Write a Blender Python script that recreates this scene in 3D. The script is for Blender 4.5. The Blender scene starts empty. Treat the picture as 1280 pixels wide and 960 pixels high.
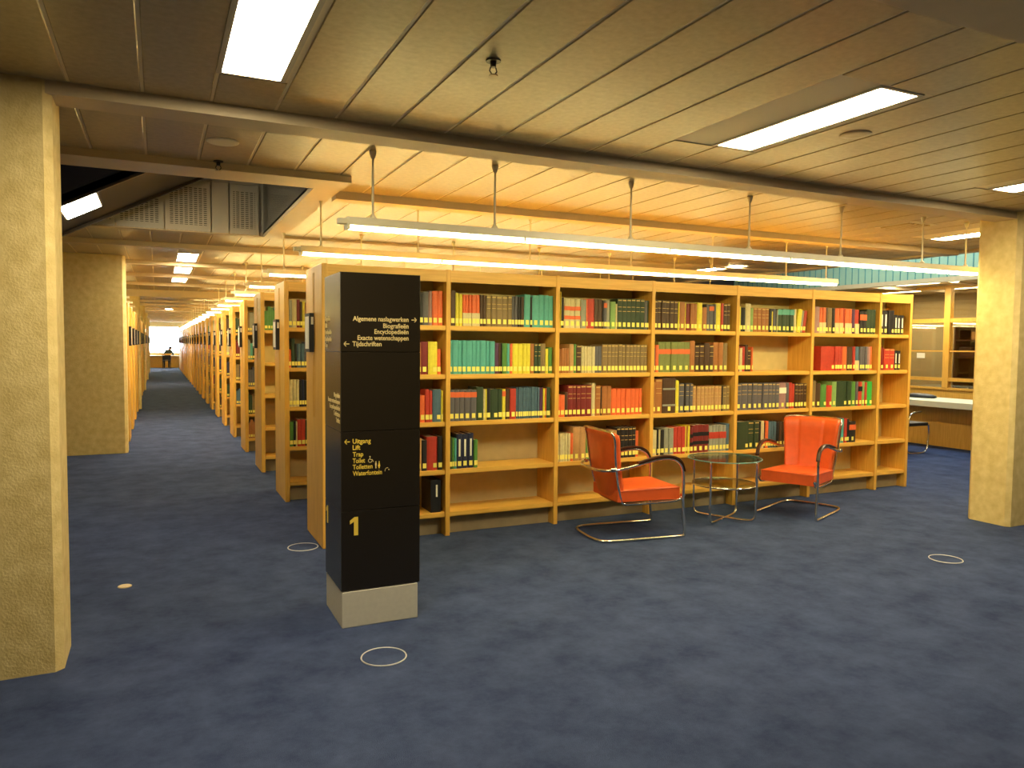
import bpy, bmesh, math, random, re
from mathutils import Vector, Matrix
random.seed(7)
S = bpy.context.scene
COL = S.collection

# ------------------------------------------------------------------ camera
F_PX, YAW, PITCH, ROLL = 936.56, 0.4418, -0.0525, 0.0089
CAM = Vector((-1.1387, -5.7915, 1.5933))
cd = bpy.data.cameras.new('camera'); cam = bpy.data.objects.new('camera', cd); COL.objects.link(cam)
cd.sensor_width = 36; cd.lens = F_PX / 1280 * 36; cd.clip_end = 200
fwd = Vector((math.sin(YAW), math.cos(YAW), 0)); rgt = Vector((math.cos(YAW), -math.sin(YAW), 0)); upv = Vector((0, 0, 1))
f2 = fwd * math.cos(PITCH) + upv * math.sin(PITCH); u2 = upv * math.cos(PITCH) - fwd * math.sin(PITCH)
r3 = rgt * math.cos(ROLL) + u2 * math.sin(ROLL); u3 = u2 * math.cos(ROLL) - rgt * math.sin(ROLL)
M = Matrix((r3, u3, -f2)).transposed().to_4x4(); M.translation = CAM
cam.matrix_world = M
S.camera = cam

# ------------------------------------------------------------------ light and exposure
W = bpy.data.worlds.new('world'); S.world = W; W.use_nodes = True
W.node_tree.nodes['Background'].inputs[0].default_value = (0.80, 0.90, 1.0, 1)
W.node_tree.nodes['Background'].inputs[1].default_value = 12.0
S.view_settings.view_transform = 'Standard'; S.view_settings.look = 'None'
S.view_settings.exposure = 1.45; S.view_settings.gamma = 1.0; S.view_settings.use_curve_mapping = False
PENDANT_STRENGTH = 15.5
RECESSED_STRENGTH = 26.0
UPPER_STRENGTH = 16.0
WARM = (1.0, 0.86, 0.37)
WELL_STRENGTH = 3.2

# ------------------------------------------------------------------ materials
MATS = {}
def mat(name, color, rough=0.6, metal=0.0, noise=0.0, nscale=8.0, bump=0.0, bscale=60.0, stretch=None, c2=None, emit=None, es=0, spec=0.5, detail=4.0, nrough=0.5):
    m = bpy.data.materials.new(name); m.use_nodes = True; nt = m.node_tree; b = nt.nodes['Principled BSDF']
    b.inputs['Base Color'].default_value = (*color, 1); b.inputs['Roughness'].default_value = rough
    b.inputs['Metallic'].default_value = metal; b.inputs['Specular IOR Level'].default_value = spec
    if noise or c2 or bump:
        tc = nt.nodes.new('ShaderNodeTexCoord'); mp = nt.nodes.new('ShaderNodeMapping')
        nt.links.new(tc.outputs['Object'], mp.inputs[0])
        if stretch: mp.inputs['Scale'].default_value = stretch
    if noise or c2:
        n = nt.nodes.new('ShaderNodeTexNoise'); n.inputs['Scale'].default_value = nscale; n.inputs['Detail'].default_value = detail; n.inputs['Roughness'].default_value = nrough
        nt.links.new(mp.outputs[0], n.inputs['Vector'])
        r = nt.nodes.new('ShaderNodeValToRGB'); r.color_ramp.elements[0].position = 0.3; r.color_ramp.elements[1].position = 0.7
        a = c2 if c2 else tuple(c * (1 - noise) for c in color)
        r.color_ramp.elements[0].color = (*a, 1); r.color_ramp.elements[1].color = (*color, 1)
        nt.links.new(n.outputs['Fac'], r.inputs[0]); nt.links.new(r.outputs[0], b.inputs['Base Color'])
    if bump:
        n2 = nt.nodes.new('ShaderNodeTexNoise'); n2.inputs['Scale'].default_value = bscale; n2.inputs['Detail'].default_value = 3
        nt.links.new(mp.outputs[0], n2.inputs['Vector'])
        bp = nt.nodes.new('ShaderNodeBump'); bp.inputs['Strength'].default_value = bump; bp.inputs['Distance'].default_value = 0.01
        nt.links.new(n2.outputs['Fac'], bp.inputs['Height']); nt.links.new(bp.outputs[0], b.inputs['Normal'])
    if emit:
        b.inputs['Emission Color'].default_value = (*emit, 1); b.inputs['Emission Strength'].default_value = es
    MATS[name] = m
    return m
def glass(name, tint=(1, 1, 1), refl=0.12, rough=0.02):
    m = bpy.data.materials.new(name); m.use_nodes = True; nt = m.node_tree
    for n in list(nt.nodes): nt.nodes.remove(n)
    o = nt.nodes.new('ShaderNodeOutputMaterial'); mx = nt.nodes.new('ShaderNodeMixShader')
    t = nt.nodes.new('ShaderNodeBsdfTransparent'); t.inputs[0].default_value = (*tint, 1)
    g = nt.nodes.new('ShaderNodeBsdfGlossy'); g.inputs['Roughness'].default_value = rough
    lw = nt.nodes.new('ShaderNodeLayerWeight'); lw.inputs[0].default_value = 0.35
    ad = nt.nodes.new('ShaderNodeMath'); ad.operation = 'MULTIPLY_ADD'; ad.inputs[1].default_value = 0.6; ad.inputs[2].default_value = refl * 0.5
    nt.links.new(lw.outputs['Fresnel'], ad.inputs[0]); nt.links.new(ad.outputs[0], mx.inputs[0])
    nt.links.new(t.outputs[0], mx.inputs[1]); nt.links.new(g.outputs[0], mx.inputs[2]); nt.links.new(mx.outputs[0], o.inputs[0])
    MATS[name] = m; return m

mat('wood', (0.80, 0.46, 0.085), 0.42, c2=(0.66, 0.34, 0.05), nscale=5, stretch=(14, 14, 0.8), bump=0.03, bscale=20)
mat('wood_board', (0.82, 0.48, 0.09), 0.42, c2=(0.70, 0.38, 0.06), nscale=5, stretch=(0.8, 14, 14), bump=0.03, bscale=20)
mat('back_board', (0.66, 0.54, 0.24), 0.7, noise=0.12, nscale=9)
mat('plinth', (0.50, 0.38, 0.19), 0.7, noise=0.15, nscale=9)
mat('carpet', (0.068, 0.094, 0.182), 0.98, c2=(0.025, 0.037, 0.088), nscale=3.5, detail=15, bump=0.5, bscale=350, spec=0.12, nrough=0.72)
mat('concrete', (0.80, 0.63, 0.27), 0.85, c2=(0.66, 0.49, 0.18), nscale=14, bump=0.3, bscale=90, detail=10)
mat('ceiling_metal', (0.55, 0.43, 0.21), 0.34, metal=0.1, c2=(0.44, 0.33, 0.15), nscale=30, bump=0.04, bscale=120, detail=8)
mat('ceiling_seam', (0.85, 0.72, 0.44), 0.5)
mat('ceiling_far', (0.60, 0.50, 0.33), 0.38, metal=0.1)
mat('beam_paint', (0.66, 0.52, 0.30), 0.5, noise=0.06, nscale=10)
mat('wall_paint', (0.55, 0.44, 0.26), 0.8, noise=0.08, nscale=4)
mat('dark_panel', (0.014, 0.010, 0.005), 0.30, bump=0.02, bscale=200, spec=0.45)
mat('dark_side', (0.10, 0.085, 0.06), 0.25, metal=0.7)
mat('white_block', (0.62, 0.58, 0.46), 0.6, noise=0.08, nscale=40)
mat('lettering_gold', (0.72, 0.56, 0.22), 0.5)
mat('lettering_yellow', (0.85, 0.60, 0.07), 0.5)
mat('chrome', (0.80, 0.76, 0.68), 0.12, metal=1.0)
mat('lamp_white', (0.86, 0.78, 0.52), 0.4)
mat('steel_paint', (0.62, 0.54, 0.38), 0.4)
mat('leather', (0.74, 0.105, 0.016), 0.42, noise=0.12, nscale=14, bump=0.12, bscale=180)
mat('leather_seam', (0.40, 0.04, 0.012), 0.6)
mat('arm_wood', (0.045, 0.012, 0.006), 0.3, noise=0.3, nscale=20)
mat('black', (0.012, 0.012, 0.013), 0.45)
mat('paper', (0.72, 0.64, 0.42), 0.8)
mat('card', (0.85, 0.80, 0.62), 0.7)
mat('ring_metal', (0.62, 0.60, 0.56), 0.4, metal=0.3)
mat('brass', (0.60, 0.46, 0.24), 0.45, metal=0.4)
mat('dark_brass', (0.05, 0.035, 0.02), 0.4, metal=0.5)
mat('soffit', (0.010, 0.006, 0.005), 0.45, spec=0.25)
mat('stair_navy', (0.010, 0.010, 0.020), 0.5)
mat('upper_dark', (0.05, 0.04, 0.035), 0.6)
mat('perf_frame', (0.56, 0.52, 0.42), 0.5)
mat('dark_glass', (0.11, 0.10, 0.08), 0.15)
mat('desk_white', (0.80, 0.74, 0.50), 0.5)
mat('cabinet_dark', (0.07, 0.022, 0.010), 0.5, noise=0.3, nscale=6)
mat('box_tan', (0.42, 0.22, 0.08), 0.6)
mat('teal_fin', (0.10, 0.30, 0.30), 0.4)
mat('tube_light', (1, 1, 1), 0.5, emit=WARM, es=PENDANT_STRENGTH)
mat('panel_light', (1, 1, 1), 0.5, emit=(1.0, 0.86, 0.58), es=RECESSED_STRENGTH)
mat('fill_light_upper', (1, 1, 1), 0.5, emit=(1.0, 0.92, 0.78), es=UPPER_STRENGTH)
mat('fill_light_well', (1, 1, 1), 0.5, emit=(0.85, 0.97, 1.0), es=WELL_STRENGTH)
mat('skin', (0.55, 0.30, 0.20), 0.6)
mat('jacket', (0.04, 0.06, 0.05), 0.8)
mat('trousers', (0.02, 0.02, 0.03), 0.8)
glass('glass', (0.90, 0.97, 0.93), 0.10)
glass('partition_glass', (0.82, 0.80, 0.70), 0.18)
glass('window_glass', (0.97, 0.99, 1.0), 0.05)
# teal daylight glazing of the light well
glass('teal_glass', (0.30, 0.75, 0.80), 0.08)
# perforated metal: slots in rows, as a procedural pattern
def perf():
    m = mat('perforated', (0.56, 0.52, 0.42), 0.5); nt = m.node_tree; b = nt.nodes['Principled BSDF']
    tc = nt.nodes.new('ShaderNodeTexCoord'); sp = nt.nodes.new('ShaderNodeSeparateXYZ'); nt.links.new(tc.outputs['Object'], sp.inputs[0])
    def mth(op, a, v):
        n = nt.nodes.new('ShaderNodeMath'); n.operation = op
        nt.links.new(a, n.inputs[0])
        if isinstance(v, float): n.inputs[1].default_value = v
        else: nt.links.new(v, n.inputs[1])
        return n.outputs[0]
    fx = mth('FRACT', mth('MULTIPLY', sp.outputs['X'], 21.0), 0.0); fz = mth('FRACT', mth('MULTIPLY', sp.outputs['Z'], 46.0), 0.0)
    a = mth('LESS_THAN', fx, 0.68); c = mth('LESS_THAN', fz, 0.40); k = mth('MULTIPLY', a, c)
    mx = nt.nodes.new('ShaderNodeMix'); mx.data_type = 'RGBA'
    mx.inputs['A'].default_value = (0.56, 0.52, 0.42, 1); mx.inputs['B'].default_value = (0.05, 0.045, 0.035, 1)
    nt.links.new(k, mx.inputs['Factor']); nt.links.new(mx.outputs['Result'], b.inputs['Base Color'])
perf()

# ------------------------------------------------------------------ helpers
class MB:
    def __init__(s): s.bm = bmesh.new(); s.mi = 0; s.mats = []
    def use(s, name):
        if name not in s.mats: s.mats.append(name)
        s.mi = s.mats.index(name); return s
    def face(s, vs):
        try: f = s.bm.faces.new(vs); f.material_index = s.mi; return f
        except ValueError: return None
    def box(s, x0, x1, y0, y1, z0, z1):
        v = [s.bm.verts.new(p) for p in ((x0,y0,z0),(x1,y0,z0),(x1,y1,z0),(x0,y1,z0),(x0,y0,z1),(x1,y0,z1),(x1,y1,z1),(x0,y1,z1))]
        for q in ((3,2,1,0),(4,5,6,7),(0,1,5,4),(1,2,6,5),(2,3,7,6),(3,0,4,7)): s.face([v[i] for i in q])
        return s
    def prism(s, pts, axis, a, b):
        def mk(p, t):
            return {'x': (t, p[0], p[1]), 'y': (p[0], t, p[1]), 'z': (p[0], p[1], t)}[axis]
        A = [s.bm.verts.new(mk(p, a)) for p in pts]; B = [s.bm.verts.new(mk(p, b)) for p in pts]
        s.face(A[::-1]); s.face(B); n = len(pts)
        for i in range(n): s.face([A[i], A[(i+1) % n], B[(i+1) % n], B[i]])
        return s
    def tube(s, pts, r, n=8, closed=False):
        P = [Vector(p) for p in pts]; k = len(P); rings = []
        t0 = (P[1] - P[0]).normalized()
        ref = Vector((0, 0, 1)) if abs(t0.z) < 0.9 else Vector((0, 1, 0))
        nrm = t0.cross(ref).normalized()
        for i in range(k):
            if closed: t = (P[(i+1) % k] - P[i-1]).normalized()
            else: t = (P[min(i+1, k-1)] - P[max(i-1, 0)]).normalized()
            nrm = (nrm - t * nrm.dot(t)).normalized(); bn = t.cross(nrm)
            rr = r[i] if isinstance(r, (list, tuple)) else r
            rings.append([s.bm.verts.new(P[i] + nrm * math.cos(2*math.pi*j/n) * rr + bn * math.sin(2*math.pi*j/n) * rr) for j in range(n)])
        for i in range(k if closed else k - 1):
            A, B = rings[i], rings[(i+1) % k]
            off = 0
            if closed and i == k - 1:
                off = min(range(n), key=lambda o: (A[0].co - B[o].co).length)
            for j in range(n):
                f = s.face([A[j], A[(j+1) % n], B[(j+1+off) % n], B[(j+off) % n]])
                if f: f.smooth = True
        if not closed: s.face(rings[0][::-1]); s.face(rings[-1])
        return s
    def lathe(s, prof, cx, cy, n=24, smooth=True):
        rings = [[s.bm.verts.new((cx + r*math.cos(2*math.pi*j/n), cy + r*math.sin(2*math.pi*j/n), z)) for j in range(n)] for r, z in prof]
        for A, B in zip(rings, rings[1:]):
            for j in range(n):
                f = s.face([A[j], A[(j+1) % n], B[(j+1) % n], B[j]])
                if f: f.smooth = smooth
        s.face(rings[0][::-1]); s.face(rings[-1])
        return s
    def torus(s, cx, cy, cz, R, r, n=40, m=8, sq=1.0):
        pts = [(cx + R*math.cos(2*math.pi*i/n), cy + R*math.sin(2*math.pi*i/n), cz) for i in range(n)]
        return s.tube(pts, r, m, closed=True)
    def bevel(s, w, seg=2):
        bmesh.ops.bevel(s.bm, geom=list(s.bm.edges), offset=w, segments=seg, affect='EDGES', profile=0.6)
        return s
    def mesh(s, name):
        bmesh.ops.recalc_face_normals(s.bm, faces=s.bm.faces)
        me = bpy.data.meshes.new(name); s.bm.to_mesh(me); s.bm.free()
        for n in s.mats: me.materials.append(MATS[n])
        return me
    def build(s, name, parent=None, **k):
        o = bpy.data.objects.new(name, s.mesh(name)); COL.objects.link(o)
        if parent: o.parent = parent
        for a, b in k.items(): o[a] = b
        return o
def mb(m): return MB().use(m)
def thing(name, label, cat, loc=(0, 0, 0), rz=0, group=None):
    o = bpy.data.objects.new(name, None); COL.objects.link(o); o.empty_display_size = 0.1
    o.location = loc; o.rotation_euler = (0, 0, rz); o['label'] = label; o['category'] = cat
    if group: o['group'] = group
    return o
def copy_tree(o, parent=None):
    c = o.copy(); COL.objects.link(c)
    if parent: c.parent = parent
    for ch in list(o.children): copy_tree(ch, c)
    return c
def inst(o, parent, loc=None):
    c = o.copy(); COL.objects.link(c); c.parent = parent
    if loc is not None: c.location = loc
    return c
ORD = ['first','second','third','fourth','fifth','sixth','seventh','eighth','ninth','tenth','eleventh','twelfth','thirteenth','fourteenth','fifteenth','sixteenth','seventeenth','eighteenth','nineteenth','twentieth','twenty-first','twenty-second','twenty-third','twenty-fourth','twenty-fifth','twenty-sixth','twenty-seventh','twenty-eighth']
NUM = ['no','one','two','three','four','five','six','seven','eight','nine','ten','eleven','twelve','thirteen','fourteen','fifteen','sixteen','seventeen','eighteen','nineteen','twenty','twenty-one','twenty-two','twenty-three','twenty-four','twenty-five','twenty-six','twenty-seven','twenty-eight']

# ------------------------------------------------------------------ room shell
CZ = 2.80                                     # underside of the ceiling panels
XL, XR, YN, YF = -9.0, 16.0, -9.0, 45.0
def struct(b, name, parent=None):
    return b.build(name, parent, kind='structure')
struct(mb('carpet').box(XL, XR, YN, YF, -0.2, 0), 'floor')
struct(mb('wall_paint').box(XL-0.2, XL, YN, YF, -0.2, 5), 'wall_left')
struct(mb('wall_paint').box(XR, XR+0.2, YN, YF, -0.2, 5), 'wall_right')
struct(mb('wall_paint').box(XL-0.2, XR+0.2, YN-0.2, YN, -0.2, 5), 'wall_front')
wb = mb('wood').box(XL-0.2, XR+0.2, YF, YF+0.2, -0.2, 0.86)
wb.use('wall_paint').box(XL-0.2, XR+0.2, YF, YF+0.2, 2.55, 5).box(XL-0.2, -7, YF, YF+0.2, 0.86, 2.55).box(9, XR+0.2, YF, YF+0.2, 0.86, 2.55)
struct(wb, 'wall_back')
win = bpy.data.objects.new('window_1', None); COL.objects.link(win); win['kind'] = 'structure'; win.location = (-1, YF, 0.86)
fr = mb('perf_frame').box(-6, 10, 0.02, 0.12, 0, 0.06).box(-6, 10, 0.02, 0.12, 1.62, 1.69)
fr.build('frame', win)
mul = mb('perf_frame').box(-0.03, 0.03, 0.02, 0.12, 0.06, 1.62).build('mullion', win); mul.location = (-6 + 0.03, 0, 0)
pane = mb('window_glass').box(0.03, 3.17, 0.06, 0.072, 0.06, 1.62).build('pane', win); pane.location = (-6, 0, 0)
for i in range(1, 6):
    inst(mul, win, (-6 + 3.2*i - (0.03 if i == 5 else 0), 0, 0))
for i in range(1, 5): inst(pane, win, (-6 + 3.2*i, 0, 0))

# ceiling: slab with two light wells, panels, beams
H1 = (-4.5, -0.05, 0.02, 3.05)                # stair well x0 x1 y0 y1
H2 = (7.95, 11.1, -1.25, 8.0)                 # light well on the right
def slab_rects(holes, x0, x1, y0, y1):
    ys = sorted({y0, y1, *[h[2] for h in holes], *[h[3] for h in holes]})
    ys = [y for y in ys if y0 <= y <= y1]; out = []
    for a, b in zip(ys, ys[1:]):
        cuts = sorted([(h[0], h[1]) for h in holes if h[2] < (a+b)/2 < h[3]])
        x = x0
        for c, d in cuts:
            out.append((x, c, a, b)); x = d
        out.append((x, x1, a, b))
    return out
cb = mb('ceiling_seam')
GR = lambda h: (h[0]-0.11, h[1]+0.11, h[2]-0.11, h[3]+0.11)
for r in slab_rects([GR(H1), GR(H2)], XL, XR, YN, YF): cb.box(*r, CZ+0.0045, CZ+0.1)
ceil = struct(cb, 'ceiling')
ROWP = 1.8746
BEAMS = [(-4.35, -4.0), (-1.66, -1.46), (0.26, 0.42), (3.06, 3.22), (4.35, 4.5), (6.72, 6.9), (9.0, 9.15), (11.3, 11.45), (13.75, 14.1)]
y = 16.2
while y < 44: BEAMS.append((y, y+0.16)); y += 2.35
# recessed lamps: centre x, y0, y1
REC = [(-0.735, -3.31, -2.12), (2.045, -3.33, -2.165), (4.72, -3.33, -2.13), (6.73, -1.31, -0.19), (6.75, 2.9, 4.05),
       (-0.735, 5.45, 6.6), (-0.735, 7.6, 8.75), (-0.735, 9.75, 10.9), (-0.735, 24.2, 25.3),
       (11.8, 3.0, 4.3), (13.4, 2.4, 3.7), (13.4, 4.9, 6.1), (13.4, 0.2, 1.4)]  # all but the first here are added to brighten the room behind the partition
SEAM0, PW = -1.5, 0.312
def overlap_cut(x0, x1, y0, y1):
    segs = [(y0, y1)]
    cuts = [(r[1]-0.012, r[2]+0.012) for r in REC if r[0]-0.155 < x1-0.01 and r[0]+0.155 > x0+0.01]
    for h in (H1, H2):
        hx0, hx1 = h[0]-0.17, h[1]+0.17
        if hx0 < (x0+x1)/2 < hx1: cuts.append((h[2]-0.34 if h is H1 else h[2]-0.1, h[3]+0.16))
    for a, b in cuts:
        n = []
        for s, e in segs:
            if b <= s or a >= e: n.append((s, e)); continue
            if a - s > 0.06: n.append((s, a))
            if e - b > 0.06: n.append((b, e))
        segs = n
    return segs
panel_cache = {}
restp = mb('ceiling_metal'); npanel = 0
def panel_geo(b, x0, x1, y0, y1):
    c = 0.0045
    lo = [(x0+c, y0+c), (x1-c, y0+c), (x1-c, y1-c), (x0+c, y1-c)]; hi = [(x0, y0), (x1, y0), (x1, y1), (x0, y1)]
    A = [b.bm.verts.new((*p, CZ)) for p in lo]; B = [b.bm.verts.new((*p, CZ+c)) for p in hi]; Cc = [b.bm.verts.new((*p, CZ+0.02)) for p in hi]
    b.face(A[::-1])
    for L, U in ((A, B), (B, Cc)):
        for i in range(4): b.face([L[i], L[(i+1) % 4], U[(i+1) % 4], U[i]])
    b.face(Cc)
edges = [(-9.0, -4.35)] + [(BEAMS[i][1], BEAMS[i+1][0]) for i in range(len(BEAMS)-1)] + [(BEAMS[-1][1], 45)]
kmin = math.ceil((XL - SEAM0) / PW); kmax = int((12.6 - SEAM0) / PW)
for bi, (ya, yb) in enumerate(edges):
    for k in range(kmin, kmax + 1):
        x0 = SEAM0 + k*PW + 0.007; x1 = x0 + PW - 0.014
        for s, e in overlap_cut(x0, x1, ya, yb):
            single = (bi in (1, 2, 3) and -1.9 < x0 < 8) or (bi in (4, 5, 6) and -1.7 < x0 < 7)
            if single and npanel < 290:
                key = (round(e - s, 3))
                if key not in panel_cache:
                    b = mb('ceiling_metal'); panel_geo(b, 0, PW-0.014, 0, e-s); panel_cache[key] = b.mesh('ceiling_panel')
                o = bpy.data.objects.new('ceiling_panel', panel_cache[key]); COL.objects.link(o); o.parent = ceil; o.location = (x0, s, 0); npanel += 1
            else:
                panel_geo(restp, x0, x1, s, e)
restp.build('ceiling_panels', ceil, kind='stuff')
for i, (a, b) in enumerate(BEAMS):
    zb = 2.775 if i == 3 else 2.74 if i < 8 else 2.64 if i == 8 else 2.74
    bm_ = mb('beam_paint')
    cuts = [h for h in (H1, H2) if h[2]-0.1 < (a+b)/2 < h[3]+0.05]
    x = XL
    for h in cuts:
        bm_.box(x, h[0]-0.17, a, b, zb, CZ+0.02); x = h[1]+0.21
    bm_.box(x, 12.55, a, b, zb, CZ+0.02)
    struct(bm_, 'trim_%d' % (i+1))
# frames round the two wells
tb = mb('beam_paint').box(H1[0]-0.16, H1[1]+0.2, H1[2]-0.33, H1[2], 2.755, CZ+0.02).box(H1[1], H1[1]+0.2, H1[2], H1[3], 2.765, CZ+0.02)
tb.box(H1[0]-0.16, H1[0], H1[2], H1[3], 2.765, CZ+0.02)
struct(tb, 'trim_30')
tb = mb('beam_paint').box(H2[0]-0.15, H2[0], H2[2], H2[3], 2.77, CZ+0.02).box(H2[1], H2[1]+0.15, H2[2], H2[3], 2.74, CZ+0.02).box(H2[0]-0.15, H2[1]+0.15, H2[3], H2[3]+0.15, 2.77, CZ+0.02).box(H2[0]-0.15, H2[1]+0.15, H2[2]-0.1, H2[2], 2.77, CZ+0.02)
struct(tb, 'trim_31')
# upper walls of the stair well
UZ = 4.6
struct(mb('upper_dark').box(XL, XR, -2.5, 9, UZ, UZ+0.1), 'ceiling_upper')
struct(mb('dark_glass').box(H1[1], H1[1]+0.1, H1[2], H1[3], CZ+0.0, UZ), 'wall_stairwell_right')
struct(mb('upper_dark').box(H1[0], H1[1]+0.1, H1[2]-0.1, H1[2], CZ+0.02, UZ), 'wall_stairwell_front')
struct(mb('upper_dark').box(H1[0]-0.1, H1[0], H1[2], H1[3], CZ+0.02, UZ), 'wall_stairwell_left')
pw = struct(mb('perf_frame').box(H1[0], H1[1]+0.1, H1[3]+0.02, H1[3]+0.1, CZ-0.015, UZ), 'wall_stairwell_back')
for x0, x1, m_ in ((-4.4, -3.6, 'perforated'), (-3.58, -2.8, 'perforated'), (-2.78, -2.2, 'perforated'), (-2.18, -1.52, 'perforated'), (-1.505, -1.06, 'perforated'), (-1.045, -0.60, 'perforated'), (-0.585, -0.415, 'perf_frame'), (-0.40, -0.10, 'perforated')):
    b = mb(m_).box(x0, x1, H1[3], H1[3]+0.019, CZ-0.012, 3.32); b.build('wall_panel', pw)
    b = mb('perf_frame').box(x0, x1, H1[3]-0.004, H1[3]+0.019, 3.335, 3.9); b.build('wall_panel', pw)
    if m_ == 'perforated':
        fb = mb('perf_frame').box(x0, x0+0.035, H1[3]-0.006, H1[3], CZ-0.012, 3.32).box(x1-0.035, x1, H1[3]-0.006, H1[3], CZ-0.012, 3.32).box(x0+0.035, x1-0.035, H1[3]-0.006, H1[3], CZ-0.012, CZ+0.05).box(x0+0.035, x1-0.035, H1[3]-0.006, H1[3], 3.26, 3.32)
        fb.build('panel_frame', pw)
# added glowing panels, out of view, that brighten the two wells
def added_upper_light(x, y, w, d, label, m_='fill_light_upper'):
    t = thing('added_light', label, 'light', (x, y, UZ-0.04))
    mb('steel_paint').box(-w/2-0.03, w/2+0.03, -d/2-0.03, d/2+0.03, 0.005, 0.04).build('frame', t)
    mb(m_).box(-w/2, w/2, -d/2, d/2, -0.01, 0.005).build('diffuser', t)
added_upper_light(-0.8, 1.6, 0.5, 1.2, 'added light high up in the stairwell, brightening the perforated wall')  # added so the perforated wall looks well lit
added_upper_light(9.5, 2.5, 1.4, 5.0, 'large added light in place of daylight above the teal light well on the right', 'fill_light_well')  # added glow standing in for daylight on the teal panes
# light well on the right: teal glazing with fins
t = bpy.data.objects.new('window_2', None); COL.objects.link(t); t['kind'] = 'structure'; t.location = (H2[1], 0, CZ)
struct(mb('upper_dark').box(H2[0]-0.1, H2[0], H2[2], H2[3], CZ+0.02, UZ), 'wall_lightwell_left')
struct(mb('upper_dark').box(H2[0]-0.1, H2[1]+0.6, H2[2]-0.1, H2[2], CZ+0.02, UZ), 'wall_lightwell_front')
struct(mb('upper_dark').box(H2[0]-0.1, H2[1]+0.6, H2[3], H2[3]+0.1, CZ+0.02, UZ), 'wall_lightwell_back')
struct(mb('wall_paint').box(H2[1]+0.5, H2[1]+0.6, H2[2], H2[3], CZ+0.02, UZ), 'wall_lightwell_right')
mat('teal_panel', (0.36, 0.56, 0.40), 0.4, noise=0.1, nscale=3)
fin0 = mb('teal_fin').box(-0.008, 0.02, -0.006, 0.006, 0.02, 1.8).build('mullion', t); fin0.location = (0, H2[2]+0.05, 0)
pn0 = mb('teal_panel').box(0.0, 0.015, 0.008, 0.142, 0.02, 1.8).build('pane', t); pn0.location = (0, H2[2]+0.05, 0)
n = int((H2[3]-H2[2]-0.1) / 0.15)
for i in range(1, n+1): inst(fin0, t, (0, H2[2]+0.05+0.15*i, 0))
for i in range(1, n): inst(pn0, t, (0, H2[2]+0.05+0.15*i, 0))

# ------------------------------------------------------------------ columns
def column(x0, x1, y0, y1, label, top=2.81):
    c = 0.035
    pts = [(x0+c, y0), (x1-c, y0), (x1, y0+c), (x1, y1-c), (x1-c, y1), (x0+c, y1), (x0, y1-c), (x0, y0+c)]
    o = mb('concrete').prism([(p[0], p[1]) for p in pts], 'z', 0, top).build('column')
    o['label'] = label; o['category'] = 'column'
column(-2.75, -1.57, -1.67, -1.30, 'rough yellow concrete column at the left edge, in front of the aisle')
column(5.72, 6.9, -1.70, -1.31, 'rough yellow concrete column at the right edge, before the desk')
column(-2.75, -1.54, 6.15, 6.53, 'shaded concrete column beside the aisle below the stair well')
for i, yy in enumerate((13.82, 21.47, 29.1, 36.76)):
    column(-2.75, -1.5, yy, yy+0.36, ['slim looking concrete column far down the aisle, nearest of the four among the left bookcases', 'second of the four far concrete columns left of the aisle', 'third of the four far concrete columns left of the aisle', 'farthest concrete column left of the aisle near the window'][i], 2.81)

# ------------------------------------------------------------------ bookcases
BW, BH, BD, T = 1.02, 2.2, 0.664, 0.04
LV = [0.195, 0.55, 0.95, 1.342, 1.743]         # tops of the shelves
UX = [0.0] + [BW*i for i in range(1, 7)] + [6.64]
def upright_mesh(w=T): return mb('wood').box(-w/2, w/2, 0, BD, 0, BH).bevel(0.003, 1).mesh('upright')
UPM = upright_mesh()
ENDM = mb('wood').box(-0.006, T, 0.0, BD, 0, BH).bevel(0.004, 1)
for gy in (0.30, 0.345):                        # thin strips let into the end panel
    ENDM.box(-0.009, -0.006, gy, gy+0.012, 1.0, BH-0.05)
ENDM = ENDM.mesh('end_panel')
def shelf_mesh(w): return mb('wood_board').box(0, w, 0.012, BD-0.012, -0.034, 0).box(0, w, 0.02, 0.03, -0.04, -0.034).box(0, w, 0.02, BD-0.02, 0, 0.0015).mesh('shelf')
def header_mesh(w): return mb('wood_board').box(0, w, 0.004, 0.03, 2.1, 2.195).box(0, w, BD-0.03, BD-0.004, 2.1, 2.195).box(0, w, 0.03, BD-0.03, 2.165, 2.195).mesh('header')
def backm(w): return mb('back_board').box(0, w, 0.325, 0.339, 0.16, 2.165).mesh('back_panel')
def plinthm(w): return mb('plinth').box(0, w, 0.10, 0.12, 0, 0.16).mesh('plinth')
SP = [(T, BW-T/2)] + [(BW*i+T/2, BW*(i+1)-T/2) for i in range(1, 6)] + [(6*BW+T/2, 6.64-T/2)]
MSH = {}
def getm(kind, w):
    k = (kind, round(w, 3))
    if k not in MSH: MSH[k] = {'shelf': shelf_mesh, 'header': header_mesh, 'back_panel': backm, 'plinth': plinthm}[kind](w)
    return MSH[k]
def part(name, me, parent, loc=(0, 0, 0)):
    o = bpy.data.objects.new(name, me); COL.objects.link(o); o.parent = parent; o.location = loc; return o
def end_sign(t):
    s = mb('black').box(-0.045, -0.007, 0.30, 0.50, 1.52, 1.83).build('sign_holder', t)
    mb('card').box(-0.047, -0.045, 0.325, 0.475, 1.545, 1.805).build('sign_card', s)
    mb('card').box(-0.032, -0.014, 0.298, 0.30, 1.74, 1.80).build('sign_card', s)
    return s
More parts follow.
